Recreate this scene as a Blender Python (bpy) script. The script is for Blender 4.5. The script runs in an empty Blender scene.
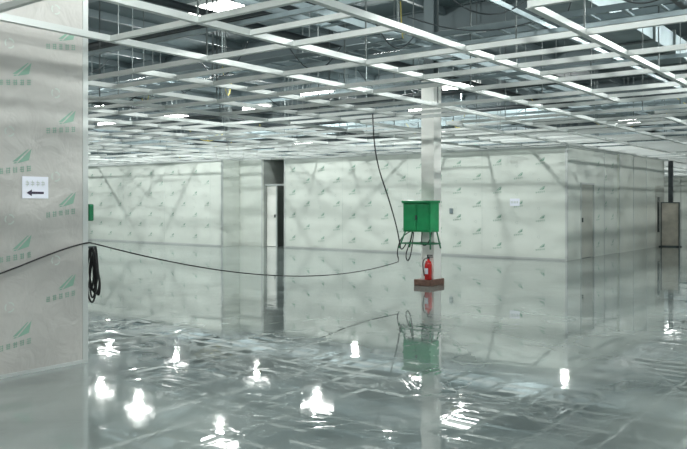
import bpy, math, random
from mathutils import Vector
random.seed(7)
S=bpy.context.scene
S.view_settings.view_transform='Standard'
S.view_settings.exposure=0.0

# ---------------- materials ----------------
def mat(name,col,rough=0.5,metal=0.0,emit=None,es=0,noise=0.0,nscale=5,bump=0.0,bscale=20,spec=0.5):
    m=bpy.data.materials.new(name); m.use_nodes=True
    nt=m.node_tree; b=nt.nodes['Principled BSDF']
    b.inputs['Base Color'].default_value=(*col,1); b.inputs['Roughness'].default_value=rough
    b.inputs['Metallic'].default_value=metal
    b.inputs['Specular IOR Level'].default_value=spec
    if emit: 
        b.inputs['Emission Color'].default_value=(*emit,1); b.inputs['Emission Strength'].default_value=es
    if noise>0:
        tc=nt.nodes.new('ShaderNodeTexCoord'); n=nt.nodes.new('ShaderNodeTexNoise'); n.inputs['Scale'].default_value=nscale
        n.inputs['Detail'].default_value=4
        r=nt.nodes.new('ShaderNodeValToRGB')
        r.color_ramp.elements[0].position=.3; r.color_ramp.elements[1].position=.7
        r.color_ramp.elements[0].color=(*[c*(1-noise) for c in col],1)
        r.color_ramp.elements[1].color=(*[min(1,c*(1+noise*.6)) for c in col],1)
        nt.links.new(tc.outputs['Object'],n.inputs['Vector']); nt.links.new(n.outputs['Fac'],r.inputs['Fac'])
        nt.links.new(r.outputs['Color'],b.inputs['Base Color'])
    if bump>0:
        tc=nt.nodes.new('ShaderNodeTexCoord'); n=nt.nodes.new('ShaderNodeTexNoise'); n.inputs['Scale'].default_value=bscale
        n.inputs['Detail'].default_value=3; n.inputs['Distortion'].default_value=.6
        bp=nt.nodes.new('ShaderNodeBump'); bp.inputs['Strength'].default_value=bump; bp.inputs['Distance'].default_value=.05
        nt.links.new(tc.outputs['Object'],n.inputs['Vector']); nt.links.new(n.outputs['Fac'],bp.inputs['Height'])
        nt.links.new(bp.outputs['Normal'],b.inputs['Normal'])
    return m

M_film=mat('film_wall',(.71,.75,.70),.3,noise=.06,nscale=1.2,bump=.10,bscale=3)
M_filmL=mat('film_wall_warm_lit',(.51,.50,.48),.3,noise=.12,nscale=1.5,bump=.35,bscale=5)  # left wall film, warm light and shading put into the base colour
M_filmR=mat('film_wall_glossy',(.74,.77,.71),.12,noise=.06,nscale=1.0,bump=.12,bscale=2)
M_print=mat('print_green',(.25,.42,.33),.4)
M_printg=mat('print_grey',(.54,.60,.56),.4)
M_alu=mat('aluminium',(.58,.61,.60),.38,.3)
M_alu2=mat('galvanised',(.25,.31,.33),.45,.5,noise=.2,nscale=3)
M_rod=mat('steel_rod',(.10,.12,.12),.5,.5)
M_dark=mat('dark_pipe',(.03,.04,.045),.5)
M_slab=mat('deck',(.085,.12,.13),.8,noise=.25,nscale=.5)
M_outer=mat('outer_wall',(.18,.23,.24),.8,noise=.1,nscale=.7)
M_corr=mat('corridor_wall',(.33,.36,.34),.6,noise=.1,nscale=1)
M_beam=mat('steel_beam',(.09,.12,.13),.6)
M_white=mat('white_paint',(.9,.9,.86),.4,noise=.02,nscale=4)
M_green=mat('green_enamel',(.010,.26,.09),.35,noise=.15,nscale=8)
M_greend=mat('green_dark',(.01,.17,.07),.4)
M_red=mat('red_enamel',(.6,.02,.02),.25)
M_black=mat('black_rubber',(.012,.012,.013),.5)
M_brown=mat('brown_plinth',(.22,.12,.09),.6,noise=.3,nscale=20)
M_wood=mat('brown_board',(.60,.56,.48),.6,noise=.15,nscale=6)
M_door=mat('door_paint',(.52,.53,.48),.35)
M_glass=mat('dark_glass',(.03,.04,.04),.1)
M_paper=mat('paper',(.85,.87,.97),.6)
M_ink=mat('ink',(.03,.02,.05),.6)
M_yel=mat('yellow_wire',(.5,.42,.08),.5)
M_lamp=mat('lamp_face',(1,1,1),.5,emit=(1,1,.97),es=9)
M_house=mat('lamp_housing',(.7,.72,.7),.5)

# floor: wet epoxy
def floor_mat():
    m=bpy.data.materials.new('wet_epoxy'); m.use_nodes=True; nt=m.node_tree; L=nt.links
    b=nt.nodes['Principled BSDF']; N=nt.nodes.new
    tc=N('ShaderNodeTexCoord')
    n1=N('ShaderNodeTexNoise'); n1.inputs['Scale'].default_value=.35; n1.inputs['Detail'].default_value=5; n1.inputs['Distortion'].default_value=1.0
    L.new(tc.outputs['Object'],n1.inputs['Vector'])
    r=N('ShaderNodeValToRGB'); r.color_ramp.elements[0].position=.38; r.color_ramp.elements[1].position=.62
    r.color_ramp.elements[0].color=(.155,.19,.188,1); r.color_ramp.elements[1].color=(.30,.345,.332,1)
    L.new(n1.outputs['Fac'],r.inputs['Fac']); L.new(r.outputs['Color'],b.inputs['Base Color'])
    # puddle mask
    n2=N('ShaderNodeTexNoise'); n2.inputs['Scale'].default_value=1.0; n2.inputs['Detail'].default_value=4; n2.inputs['Distortion'].default_value=1.3
    L.new(tc.outputs['Object'],n2.inputs['Vector'])
    r2=N('ShaderNodeValToRGB'); r2.color_ramp.elements[0].position=.46; r2.color_ramp.elements[1].position=.56
    r2.color_ramp.elements[0].color=(.008,)*3+(1,); r2.color_ramp.elements[1].color=(.05,)*3+(1,)
    L.new(n2.outputs['Fac'],r2.inputs['Fac']); L.new(r2.outputs['Color'],b.inputs['Roughness'])
    r3=N('ShaderNodeValToRGB'); r3.color_ramp.elements[0].position=.46; r3.color_ramp.elements[1].position=.5
    L.new(n2.outputs['Fac'],r3.inputs['Fac'])
    n3=N('ShaderNodeTexNoise'); n3.inputs['Scale'].default_value=1.6; n3.inputs['Detail'].default_value=1
    L.new(tc.outputs['Object'],n3.inputs['Vector'])
    b1=N('ShaderNodeBump'); b1.inputs['Strength'].default_value=.3; b1.inputs['Distance'].default_value=.0018
    L.new(r3.outputs['Color'],b1.inputs['Height'])
    b2=N('ShaderNodeBump'); b2.inputs['Strength'].default_value=.3; b2.inputs['Distance'].default_value=.002
    L.new(n3.outputs['Fac'],b2.inputs['Height']); L.new(b1.outputs['Normal'],b2.inputs['Normal'])
    L.new(b2.outputs['Normal'],b.inputs['Normal'])
    b.inputs['IOR'].default_value=2.0
    return m
M_floor=floor_mat()

# ---------------- helpers ----------------
def link(o,parent=None):
    S.collection.objects.link(o)
    if parent: o.parent=parent
    return o
def meshobj(name,V,F,m,parent=None,smooth=False,mi=None):
    me=bpy.data.meshes.new(name); me.from_pydata(V,[],F)
    for mm in (m if isinstance(m,list) else [m]): me.materials.append(mm)
    if mi:
        for p,i in zip(me.polygons,mi): p.material_index=i
    if smooth:
        for p in me.polygons: p.use_smooth=True
    return link(bpy.data.objects.new(name,me),parent)
def boxes(name,bl,m,parent=None,bevel=0):
    V=[];F=[]
    for (x0,x1,y0,y1,z0,z1) in bl:
        k=len(V)
        V+=[(x0,y0,z0),(x1,y0,z0),(x1,y1,z0),(x0,y1,z0),(x0,y0,z1),(x1,y0,z1),(x1,y1,z1),(x0,y1,z1)]
        F+=[(k,k+3,k+2,k+1),(k+4,k+5,k+6,k+7),(k,k+1,k+5,k+4),(k+1,k+2,k+6,k+5),(k+2,k+3,k+7,k+6),(k+3,k,k+4,k+7)]
    o=meshobj(name,V,F,m,parent)
    if bevel:
        md=o.modifiers.new('b','BEVEL'); md.width=bevel; md.segments=2
    return o
def tube(name,pts,r,m,parent=None,bez=True):
    cu=bpy.data.curves.new(name,'CURVE'); cu.dimensions='3D'; cu.bevel_depth=r; cu.bevel_resolution=3
    lst=pts if isinstance(pts[0][0],(tuple,list)) else [pts]
    for P in lst:
        if bez and len(P)>2:
            sp=cu.splines.new('NURBS'); sp.points.add(len(P)-1); sp.order_u=3; sp.use_endpoint_u=True
        else:
            sp=cu.splines.new('POLY'); sp.points.add(len(P)-1)
        for q,p in zip(sp.points,P): q.co=(*p,1)
    cu.materials.append(m); cu.use_fill_caps=True
    return link(bpy.data.objects.new(name,cu),parent)
def lathe(name,prof,cx,cy,m,parent=None,n=24):
    V=[];F=[]
    for r,z in prof:
        for i in range(n):
            a=2*math.pi*i/n; V.append((cx+r*math.cos(a),cy+r*math.sin(a),z))
    for j in range(len(prof)-1):
        for i in range(n):
            F.append((j*n+i,j*n+(i+1)%n,(j+1)*n+(i+1)%n,(j+1)*n+i))
    F.append(tuple(range(n-1,-1,-1))); F.append(tuple((len(prof)-1)*n+i for i in range(n)))
    return meshobj(name,V,F,m,parent,True)
def empty(name,loc=(0,0,0)):
    e=bpy.data.objects.new(name,None); e.empty_display_size=.1
    return link(e)

# ---------------- room shell ----------------
XL,XR,YF,YB,ZT=-33,7,-7,46,5.6
GZ=3.0
boxes('floor',[(XL,XR,YF,YB,-.1,0)],M_floor)
boxes('ceiling',[(XL,XR,YF,YB,ZT,ZT+.1)],M_slab)
boxes('wall_outer_left',[(XL-.1,XL,YF,YB,0,ZT)],M_outer)
boxes('wall_outer_right',[(XR,XR+.1,YF,YB,0,ZT)],M_outer)
boxes('wall_outer_front',[(XL,XR,YF-.1,YF,0,ZT)],M_outer)
boxes('wall_outer_back',[(XL,XR,YB,YB+.1,0,ZT)],M_outer)
# white panelled lower part of the far wall
boxes('wall_far_panels',[(BXx,BXx+1.17,YB-.06,YB,0,GZ) for BXx in [-12.1+1.2*i for i in range(15)]],M_film)

BX,BY=-7.31,19.14
wall_back=boxes('wall_back',[(-17.06,BX,BY,BY+.08,0,GZ),(-19.2,-18.11,BY,BY+.08,0,GZ)],M_film)
wall_bl=boxes('wall_back_left',[(XL,-19.2,18.3,18.38,0,GZ),(-19.28,-19.2,18.38,BY+.08,0,GZ)],M_film)
wall_r=boxes('wall_right',[(BX-.08,BX,BY+.08,20.1,0,GZ),(BX-.08,BX,20.1,21.15,2.05,GZ),(BX-.08,BX,21.15,23.2,0,GZ)],M_film)
boxes('wall_right_far',[(BX-.08,BX+.06,23.2,28.2,0,GZ)],M_filmR)
LX,LY=-6.27,4.24
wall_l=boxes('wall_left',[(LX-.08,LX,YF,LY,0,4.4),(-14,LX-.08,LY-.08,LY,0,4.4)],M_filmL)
# corridor behind the opening; darker wall colour and partial roof added to dim it
boxes('wall_corridor',[(-17.06,-16.98,BY+.08,23,0,GZ),(-18.19,-18.11,BY+.08,23,0,GZ),(-18.19,-16.98,23,23.08,0,GZ),(-18.19,-16.98,BY+.3,23.08,GZ,GZ+.05)],M_corr)
d=empty('door_1')
boxes('leaf',[(-18.09,-17.62,19.35,19.4,0.01,2.08)],M_white,d); boxes('frame',[(-18.1,-17.07,19.3,19.35,2.09,2.15),(-17.62,-17.57,19.3,19.35,0,2.09)],M_alu,d)
boxes('handle',[(-17.7,-17.67,19.3,19.35,1.0,1.1)],M_rod,d)
d=empty('door_2')
boxes('leaf',[(BX-.06,BX-.02,20.14,21.11,.01,2.0)],M_door,d)
boxes('frame',[(BX-.07,BX+.02,20.1,20.14,0,2.05),(BX-.07,BX+.02,21.11,21.15,0,2.05),(BX-.07,BX+.02,20.14,21.11,2.0,2.05)],M_alu,d)
boxes('handle',[(BX-.02,BX+.03,20.22,20.25,.98,1.1)],M_rod,d)
d=empty('door_3')
boxes('leaf',[(BX+.062,BX+.08,27.1,28.1,.01,2.1)],M_door,d)
boxes('glass',[(BX+.08,BX+.088,27.25,27.5,.5,1.7)],M_glass,d)

# seams, trims
seam=[]
x=-17.06
while x<BX: seam.append((x-.004,x+.004,BY-.003,BY,0,GZ)); x+=2.44
x=-32
while x<-19.3: seam.append((x-.004,x+.004,18.297,18.3,0,GZ)); x+=2.44
boxes('trim_seams',seam,M_printg,wall_back)
boxes('trim_corners',[(BX-.05,BX+.008,BY-.008,BY+.05,0,GZ),(-17.1,-17.03,BY-.008,BY,0,GZ),(-18.14,-18.09,BY-.008,BY,0,GZ),(-19.25,-19.192,18.292,18.35,0,GZ),
   (BX,BX+.008,22.0,22.04,0,GZ),(BX+.06,BX+.07,23.2,23.26,0,GZ),(BX+.06,BX+.07,24.6,24.64,0,GZ),(BX+.06,BX+.07,26,26.04,0,GZ)],M_alu)
boxes('trim_left_corner',[(LX-.085,LX+.006,LY-.05,LY+.006,0,4.4)],M_alu)
boxes('baseboard_back',[(-17.06,BX,BY-.01,BY,0,.05),(XL,-19.2,18.29,18.3,0,.05)],M_alu)
boxes('baseboard_left',[(LX,LX+.01,YF,LY,0,.03)],M_alu)
boxes('trim_top_back',[(-17.06,BX,BY-.05,BY+.02,GZ-.05,GZ+.01),(XL,-19.2,18.25,18.32,GZ-.05,GZ+.01),(BX-.02,BX+.05,BY,28.2,GZ-.05,GZ+.01)],M_alu)

# film prints (logo + rows of characters), flat ink on the wall
def print_quads(rng,s):
    Q=[]
    Q.append(([(.20,.03),(.33,.05),(.36,.17)],0)); Q.append(([(.15,.05),(.20,.05),(.33,.165),(.315,.165)],0)); Q.append(([(.16,.03),(.19,.03),(.2,.042),(.17,.042)],0))
    for i in range(5):
        u=.0+i*.075
        for k in range(3):
            v=-.06+k*.02+rng.uniform(-.003,.003); Q.append(([(u+.005+rng.uniform(0,.015),v),(u+.052,v),(u+.052,v+.007),(u+.005,v+.007)],0))
        for k in range(2):
            w=u+.01+k*.025+rng.uniform(0,.008); Q.append(([(w,-.065),(w+.007,-.065),(w+.007,-.005),(w,-.005)],0))
    return [([(a*s,b*s) for a,b in p],m) for p,m in Q]
def prints(name,axis,const,a0,a1,z1,parent,pu=.5,pv=.76,s=1.0,off=.15,zb=.28):
    V=[];F=[];MI=[]; rng=random.Random(3)
    i=0; a=a0+off
    while a<a1-.38*s:
        z=zb+(pv/2 if i%2 else 0)
        while z<z1-.2:
            for poly,m in print_quads(rng,s):
                k=len(V)
                for u,v in poly:
                    if axis=='x': V.append((const,a+u,z+v+u*.12))
                    else: V.append((a+u,const,z+v+u*.12))
                F.append(tuple(range(k,len(V)))); MI.append(m)
            zz=z+pv*.42; aa=a+.12*s
            if zz+.12<z1:
                R0,R1=.055*s,.04*s
                for j in range(3):
                    t0=j*2.094+.25; t1=t0+1.5
                    for q in range(3):
                        ta=t0+(t1-t0)*q/3; tb=t0+(t1-t0)*(q+1)/3; k=len(V)
                        for (rr,tt) in ((R0,ta),(R0,tb),(R1,tb),(R1,ta)):
                            p,v=aa+rr*math.cos(tt),zz+rr*math.sin(tt)
                            V.append((const,p,v) if axis=='x' else (p,const,v))
                        F.append((k,k+1,k+2,k+3)); MI.append(1)
            z+=pv
        a+=pu; i+=1
    return meshobj(name,V,F,[M_print,M_printg],parent,mi=MI)
prints('film_print_left','x',LX+.002,0.2,LY-.02,4.3,wall_l,pu=.44,off=.53,s=.85)
prints('film_print_back','y',BY-.004,-17.0,BX,2.95,wall_back,pu=.62,s=.72)
prints('film_print_back_left','y',18.295,-32,-19.3,2.95,wall_bl,pu=.62,s=.6)
prints('film_print_right','x',BX+.003,21.2,23.1,2.95,wall_r,pu=.62,s=.7)

# signs
sg=empty('arrow_sign')
boxes('paper',[(LX+.003,LX+.006,3.585,3.835,1.54,1.735)],M_paper,sg)
X=LX+.0075
V=[(X,3.625,1.59),(X,3.675,1.56),(X,3.675,1.58),(X,3.79,1.58),(X,3.79,1.60),(X,3.675,1.60),(X,3.675,1.62)]
meshobj('arrow',V,[(0,1,2,3,4,5,6)],M_ink,sg)
Vs=[];Fs=[]
for i in range(4):
    y0=3.615+i*.05
    for (a,b,c,e) in [(0,.032,.0,.005),(0,.032,.022,.027),(.013,.018,-.012,.04),(.026,.031,.0,.027)]:
        k=len(Vs); Vs+=[(X,y0+a,1.66+c),(X,y0+b,1.66+c),(X,y0+b,1.66+e),(X,y0+a,1.66+e)]; Fs.append((k,k+1,k+2,k+3))
meshobj('lettering',Vs,Fs,M_printg,sg)
sg=empty('wall_notice')
boxes('paper',[(-8.9,-8.62,BY-.01,BY-.006,1.42,1.62)],M_paper,sg)
boxes('lettering',[(-8.87+i*.045,-8.85+i*.045,BY-.012,BY-.01,1.49,1.55) for i in range(5)],M_printg,sg)
boxes('wall_socket',[(-10.75,-10.65,BY-.04,BY-.005,1.2,1.35)],M_alu2,None,.005)

# ---------------- column ----------------
col=empty('column')
cx,cy=-7.2,12.12; h=.135
boxes('cladding',[(cx-h,cx+h,cy-h,cy+h,.0,3.75)],M_white,col,.008)
boxes('cap',[(cx-h-.02,cx+h+.02,cy-h-.02,cy+h+.02,3.75,3.8)],M_dark,col)
boxes('steel_flanges',[(cx-.1,cx+.1,cy-.1,cy-.085,3.8,ZT),(cx-.1,cx+.1,cy+.085,cy+.1,3.8,ZT),(cx-.007,cx+.007,cy-.085,cy+.085,3.8,ZT)],M_beam,col)
boxes('plinth',[(cx-.18,cx+.165,11.80,cy+.2,0,.11)],M_brown,col,.01)

# green distribution box
gb=empty('distribution_box')
bx0,bx1,by0,by1,z0,z1=-7.52,-6.94,11.66,11.96,.98,1.5
boxes('body',[(bx0,bx1,by0,by1,z0,z1)],M_green,gb,.01)
boxes('lid',[(bx0-.02,bx1+.02,by0-.03,by1+.01,z1,z1+.045)],M_green,gb,.01)
boxes('door_panel',[(bx0+.03,-7.24,by0-.012,by0,z0+.03,z1-.03),(-7.22,bx1-.03,by0-.012,by0,z0+.03,z1-.03)],M_green,gb,.004)
boxes('latch',[(-7.245,-7.215,by0-.03,by0-.012,1.2,1.28)],M_dark,gb)
# open frame with splayed legs, fixed to the column
tube('legs',[[(bx0+.03,by0+.03,z0),(bx0-.05,by0-.06,.68)],[(bx1-.03,by0+.03,z0),(bx1+.03,by0-.06,.68)],
 [(bx0+.03,by1-.03,z0),(bx0-.05,by1,.68)],[(bx1-.03,by1-.03,z0),(bx1+.03,by1,.68)]],.014,M_greend,gb)
tube('rails',[[(bx0-.04,by0-.04,.77),(bx1+.02,by0-.04,.77)],[(bx0-.03,by1,.77),(bx1+.02,by1,.77)],
 [(bx0-.04,by0-.04,.77),(bx0-.03,by1,.77)],[(bx1+.02,by0-.04,.77),(bx1+.02,by1,.77)]],.013,M_greend,gb)
boxes('column_strap',[(cx-.15,cx+.15,11.955,11.984,1.1,1.14),(cx-.15,cx+.15,11.955,11.984,.755,.785)],M_greend,gb)
tube('cable_tails',[[(-7.4,11.8,.98),(-7.42,11.75,.8),(-7.5,11.7,.55),(-7.42,11.66,.42),(-7.36,11.7,.6),(-7.35,11.75,.97)],
 [(-7.2,11.8,.98),(-7.18,11.72,.8),(-7.1,11.7,.72),(-7.02,11.76,.8),(-7.0,11.8,.98)],
 [(-7.45,11.8,.98),(-7.6,11.72,.9),(-7.62,11.6,.6),(-7.5,11.5,.45),(-7.36,11.24,.46)]],.010,M_black,gb)

def ext(x,y,z,s):
    e=empty('fire_extinguisher')
    lathe('cylinder',[(.055*s,z),(.062*s,z+.01*s),(.062*s,z+.27*s),(.05*s,z+.31*s),(.022*s,z+.335*s),(.022*s,z+.36*s)],x,y,M_red,e)
    boxes('valve',[(x-.02*s,x+.02*s,y-.015*s,y+.015*s,z+.355*s,z+.385*s),(x-.02*s,x+.09*s,y-.01*s,y+.01*s,z+.385*s,z+.4*s),(x-.02*s,x+.08*s,y-.01*s,y+.01*s,z+.415*s,z+.43*s),(x-.02*s,x-.005*s,y-.01*s,y+.01*s,z+.385*s,z+.43*s)],M_dark,e)
    tube('hose',[(x-.02*s,y-.01,z+.37*s),(x-.09*s,y-.02,z+.36*s),(x-.1*s,y-.02,z+.2*s),(x-.075*s,y-.01,z+.06*s)],.009*s,M_black,e)
    boxes('label',[(x-.03*s,x+.03*s,y-.066*s,y-.06*s,z+.1*s,z+.2*s)],M_paper,e)
ext(-7.12,11.88,.112,1.05)

# ---------------- cables ----------------
E1=Vector((-6.24,4.28,1.12)); E2=Vector((-7.36,11.24,.46))
P=[]
for i in range(25):
    tt=i/24; p=E1.lerp(E2,tt); p.z-=4*.28*tt*(1-tt); P.append(tuple(p))
tube('power_cable',[(LX+.02,1.5,.55),(LX+.02,2.6,.70),(LX+.02,3.4,.90),(LX+.02,3.9,1.06),(LX+.02,4.22,1.13)]+P,.007,M_black)
tube('drop_cable',[(-7.45,10.6,3.02),(-7.45,10.62,2.6),(-7.44,10.75,2.1),(-7.4,11.0,1.6),(-7.36,11.2,1.1),(-7.36,11.3,.8),(-7.42,11.45,.62),(-7.45,11.65,.76)],.011,M_black)
cl=empty('cable_coil')
loops=[]
for k in range(7):
    L=[];ox=-6.28+random.uniform(-.03,.03);oy=4.32+random.uniform(-.02,.03);rw=.035+random.uniform(0,.03);hh=.24+random.uniform(-.04,.04)
    for i in range(17):
        a=2*math.pi*i/16; L.append((ox+rw*math.sin(a)*(1.2 if math.cos(a)<0 else .7),oy+.02*math.sin(a+k),1.08-hh+hh*math.cos(a)))
    loops.append(L)
tube('loops',loops,.009,M_black,cl); boxes('hook',[(-6.3,-6.27,4.246,4.34,1.07,1.09)],M_rod,cl)
boxes('push_button_box',[(-6.31,-6.25,4.248,4.30,1.33,1.49)],M_greend,None,.01)

# board near end of right wall
bd=empty('wooden_panel')
boxes('board',[(-7.15,-6.6,27.5,27.54,.02,1.5)],M_wood,bd)
boxes('frame',[(-7.18,-7.15,27.46,27.56,0,1.53),(-6.6,-6.57,27.46,27.56,0,1.53),(-7.15,-6.6,27.46,27.56,1.5,1.53),(-7.15,-6.6,27.46,27.56,0,.04)],M_rod,bd)
boxes('feet',[(-7.2,-7.12,27.3,27.7,0,.03),(-6.63,-6.55,27.3,27.7,0,.03)],M_dark,bd)
boxes('far_post',[(-7.22,-7.08,28.6,28.74,0,GZ)],M_dark)

# ---------------- ceiling grid ----------------
P=1.2
xs=[XL+.6+P*i for i in range(int((XR-XL)/P))]
ys=[YF+.5+P*i for i in range(int((YB-YF)/P))]
def inleft(x,y): return (-14.1<x<LX+.1 and y<LY+.1)
def blocked(x0,x1,y0,y1):
    return x0<cx+.2 and x1>cx-.2 and y0<cy+.2 and y1>cy-.2
G=[]
for x in xs:
    for i in range(len(ys)-1):
        y0,y1=ys[i],ys[i+1]
        if random.random()<.03 or inleft(x,y0) or blocked(x-.05,x+.05,y0,y1): continue
        G+=[(x-.015,x+.015,y0,y1,GZ,GZ+.055),(x-.029,x+.029,y0,y1,GZ-.006,GZ)]
for y in ys:
    for i in range(len(xs)-1):
        x0,x1=xs[i],xs[i+1]
        if random.random()<.06 or inleft(x0,y) or blocked(x0,x1,y-.05,y+.05): continue
        G+=[(x0+.015,x1-.015,y-.013,y+.013,GZ+.002,GZ+.05),(x0+.029,x1-.029,y-.023,y+.023,GZ-.004,GZ+.002)]
        # intermediate cross tee in some bays
        ym=y+P/2
        if random.random()<.5 and not inleft(x0,ym) and not blocked(x0,x1,ym-.05,ym+.05) and ym<YB-.5:
            G+=[(x0+.029,x1-.029,ym-.011,ym+.011,GZ+.002,GZ+.045),(x0+.029,x1-.029,ym-.019,ym+.019,GZ-.004,GZ+.002)]
grid=boxes('ceiling_grid',G,M_alu)
# upper carrier channels
U=[]
for i,y in enumerate(ys):
    if i%2==0 and y>LY+.1: U.append((XL+.2,XR-.2,y+.35,y+.39,GZ+.42,GZ+.47))
for i,x in enumerate(xs):
    if i%3==0 and not(-14.2<x<LX+.1): U.append((x+.2,x+.24,YF+.2,YB-.2,GZ+.48,GZ+.53))
sv=empty('service_ducts')
boxes('carrier_channels',U,M_alu2,sv)
R=[]
for i,y in enumerate(ys):
    for j,x in enumerate(xs):
        if (i+j)%2==0 and not inleft(x,y) : R.append((x-.007,x+.007,y-.007,y+.007,GZ+.055,ZT))
boxes('hanger_rods',R,M_rod,sv)
# ---------------- services in the void ----------------
bm=[]
for y in range(-4,46,6):
    bm+=[(XL,XR,y-.12,y+.12,ZT-.5,ZT-.48),(XL,XR,y-.01,y+.01,ZT-.48,ZT-.02),(XL,XR,y-.12,y+.12,ZT-.02,ZT)]
x=XL+1
while x<XR: bm.append((x-.04,x+.04,YF,YB,ZT-.16,ZT-.001)); x+=1.5
boxes('roof_beams',bm,M_beam,sv)
boxes('air_duct',[(XL+1,-14.5,11.6,12.2,4.1,4.4),(XL+1,XR-1,22.4,23.2,4.1,4.5),(-13.6,-13.0,23.2,44,4.2,4.6),(-4.2,-3.6,6,44,4.25,4.6),(XL+1,XR-1,31,31.9,4,4.6)],M_alu2,sv)
fl=[]
x=XL+2
while x<-15: fl+=[(x,x+.03,11.56,12.24,4.06,4.44)]; x+=1.3
y=12
while y<43: fl+=[(-4.24,-3.56,y,y+.03,4.21,4.64)]; y+=1.3
boxes('duct_flanges',fl,M_rod,sv)
pp=[]
for (y,z) in ((7.2,4.0),(7.5,4.0),(13.3,3.7),(17.0,3.8),(25,4)): pp.append([(XL+1,y,z),(XR-1,y,z)])
for (x,z) in ((-2.2,3.8),(-8.4,4.3),(-8.8,4.3),(-17,4.1),(-23,4.0)): pp.append([(x,5,z),(x,YB-1,z)])
tube('pipes',pp,.055,M_dark,sv)
tr=[]
for yy in (9.0,9.4): tr.append((XL+1,XR-1,yy,yy+.02,3.75,3.83))
x=XL+1
while x<XR-1: tr.append((x,x+.04,9.02,9.4,3.75,3.77)); x+=.4
for xx in (-6.0,-5.6): tr.append((xx,xx+.02,5,YB-1,3.7,3.78))
y=5
while y<YB-1: tr.append((-5.98,-5.6,y,y+.04,3.7,3.72)); y+=.4
boxes('cable_tray',tr,M_alu2,sv)
W=[]
for k in range(90):
    x=random.uniform(-26,-1); y=random.uniform(5.5,22); z=random.uniform(3.5,4.3)
    a=random.uniform(0,6.28); l=random.uniform(.5,1.8); sg_=random.uniform(.15,.45)
    z=max(z,3.2+sg_)
    W.append([(x+math.cos(a)*l*t,y+math.sin(a)*l*t,z-4*sg_*t*(1-t)) for t in (0,.2,.4,.6,.8,1)])
tube('loose_wires',W[:65],.008,M_dark,sv); tube('loose_wires_yellow',W[65:],.008,M_yel,sv)

# ---------------- lamps ----------------
def lamp(x,y,w=200):
    e=empty('ceiling_lamp')
    boxes('housing',[(x-.54,x+.54,y-.25,y+.25,5.0,5.08)],M_house,e)
    boxes('diffuser',[(x-.5,x+.5,y-.22,y+.22,4.84,5.0)],M_lamp,e,.03)
    boxes('stems',[(x-.41,x-.39,y-.01,y+.01,5.08,ZT-.16),(x+.39,x+.41,y-.01,y+.01,5.08,ZT-.16)],M_rod,e)
    ld=bpy.data.lights.new('lamp_light','POINT'); ld.energy=w; ld.shadow_soft_size=.11; ld.color=(.95,1,.965)
    lo=bpy.data.objects.new('lamp_light',ld); lo.location=(x,y,4.7); link(lo,e)
for y in (-2,4,9.4,14.8,20,26,33,40):
    for x in (-28,-19.2,-10,-1,5):
        if x==-10 and y<5: x=-4.5
        xx,yy=(x,y) if (x,y)!=(-10,20) else (-10.8,19.85)
        lamp(xx,yy,150 if x==-4.5 else {14.8:440,9.4:370}.get(y,240))
lamp(-22.3,15.6,230); lamp(-15.1,18.45,160); lamp(-15,14.2,220); lamp(-23.6,20,160); lamp(-14.6,24,160)

w=bpy.data.worlds.new('world'); S.world=w; w.use_nodes=True
w.node_tree.nodes['Background'].inputs[0].default_value=(.8,.9,.88,1); w.node_tree.nodes['Background'].inputs[1].default_value=.3

# ---------------- camera ----------------
cd=bpy.data.cameras.new('camera'); cd.sensor_width=36; cd.lens=36*760/687
cd.shift_y=-(224.5-203)/687
cam=link(bpy.data.objects.new('camera',cd)); cam.location=(0,0,1.5)
cam.rotation_euler=(math.radians(90),0,math.radians(37.3))
cd.clip_end=200
S.camera=cam
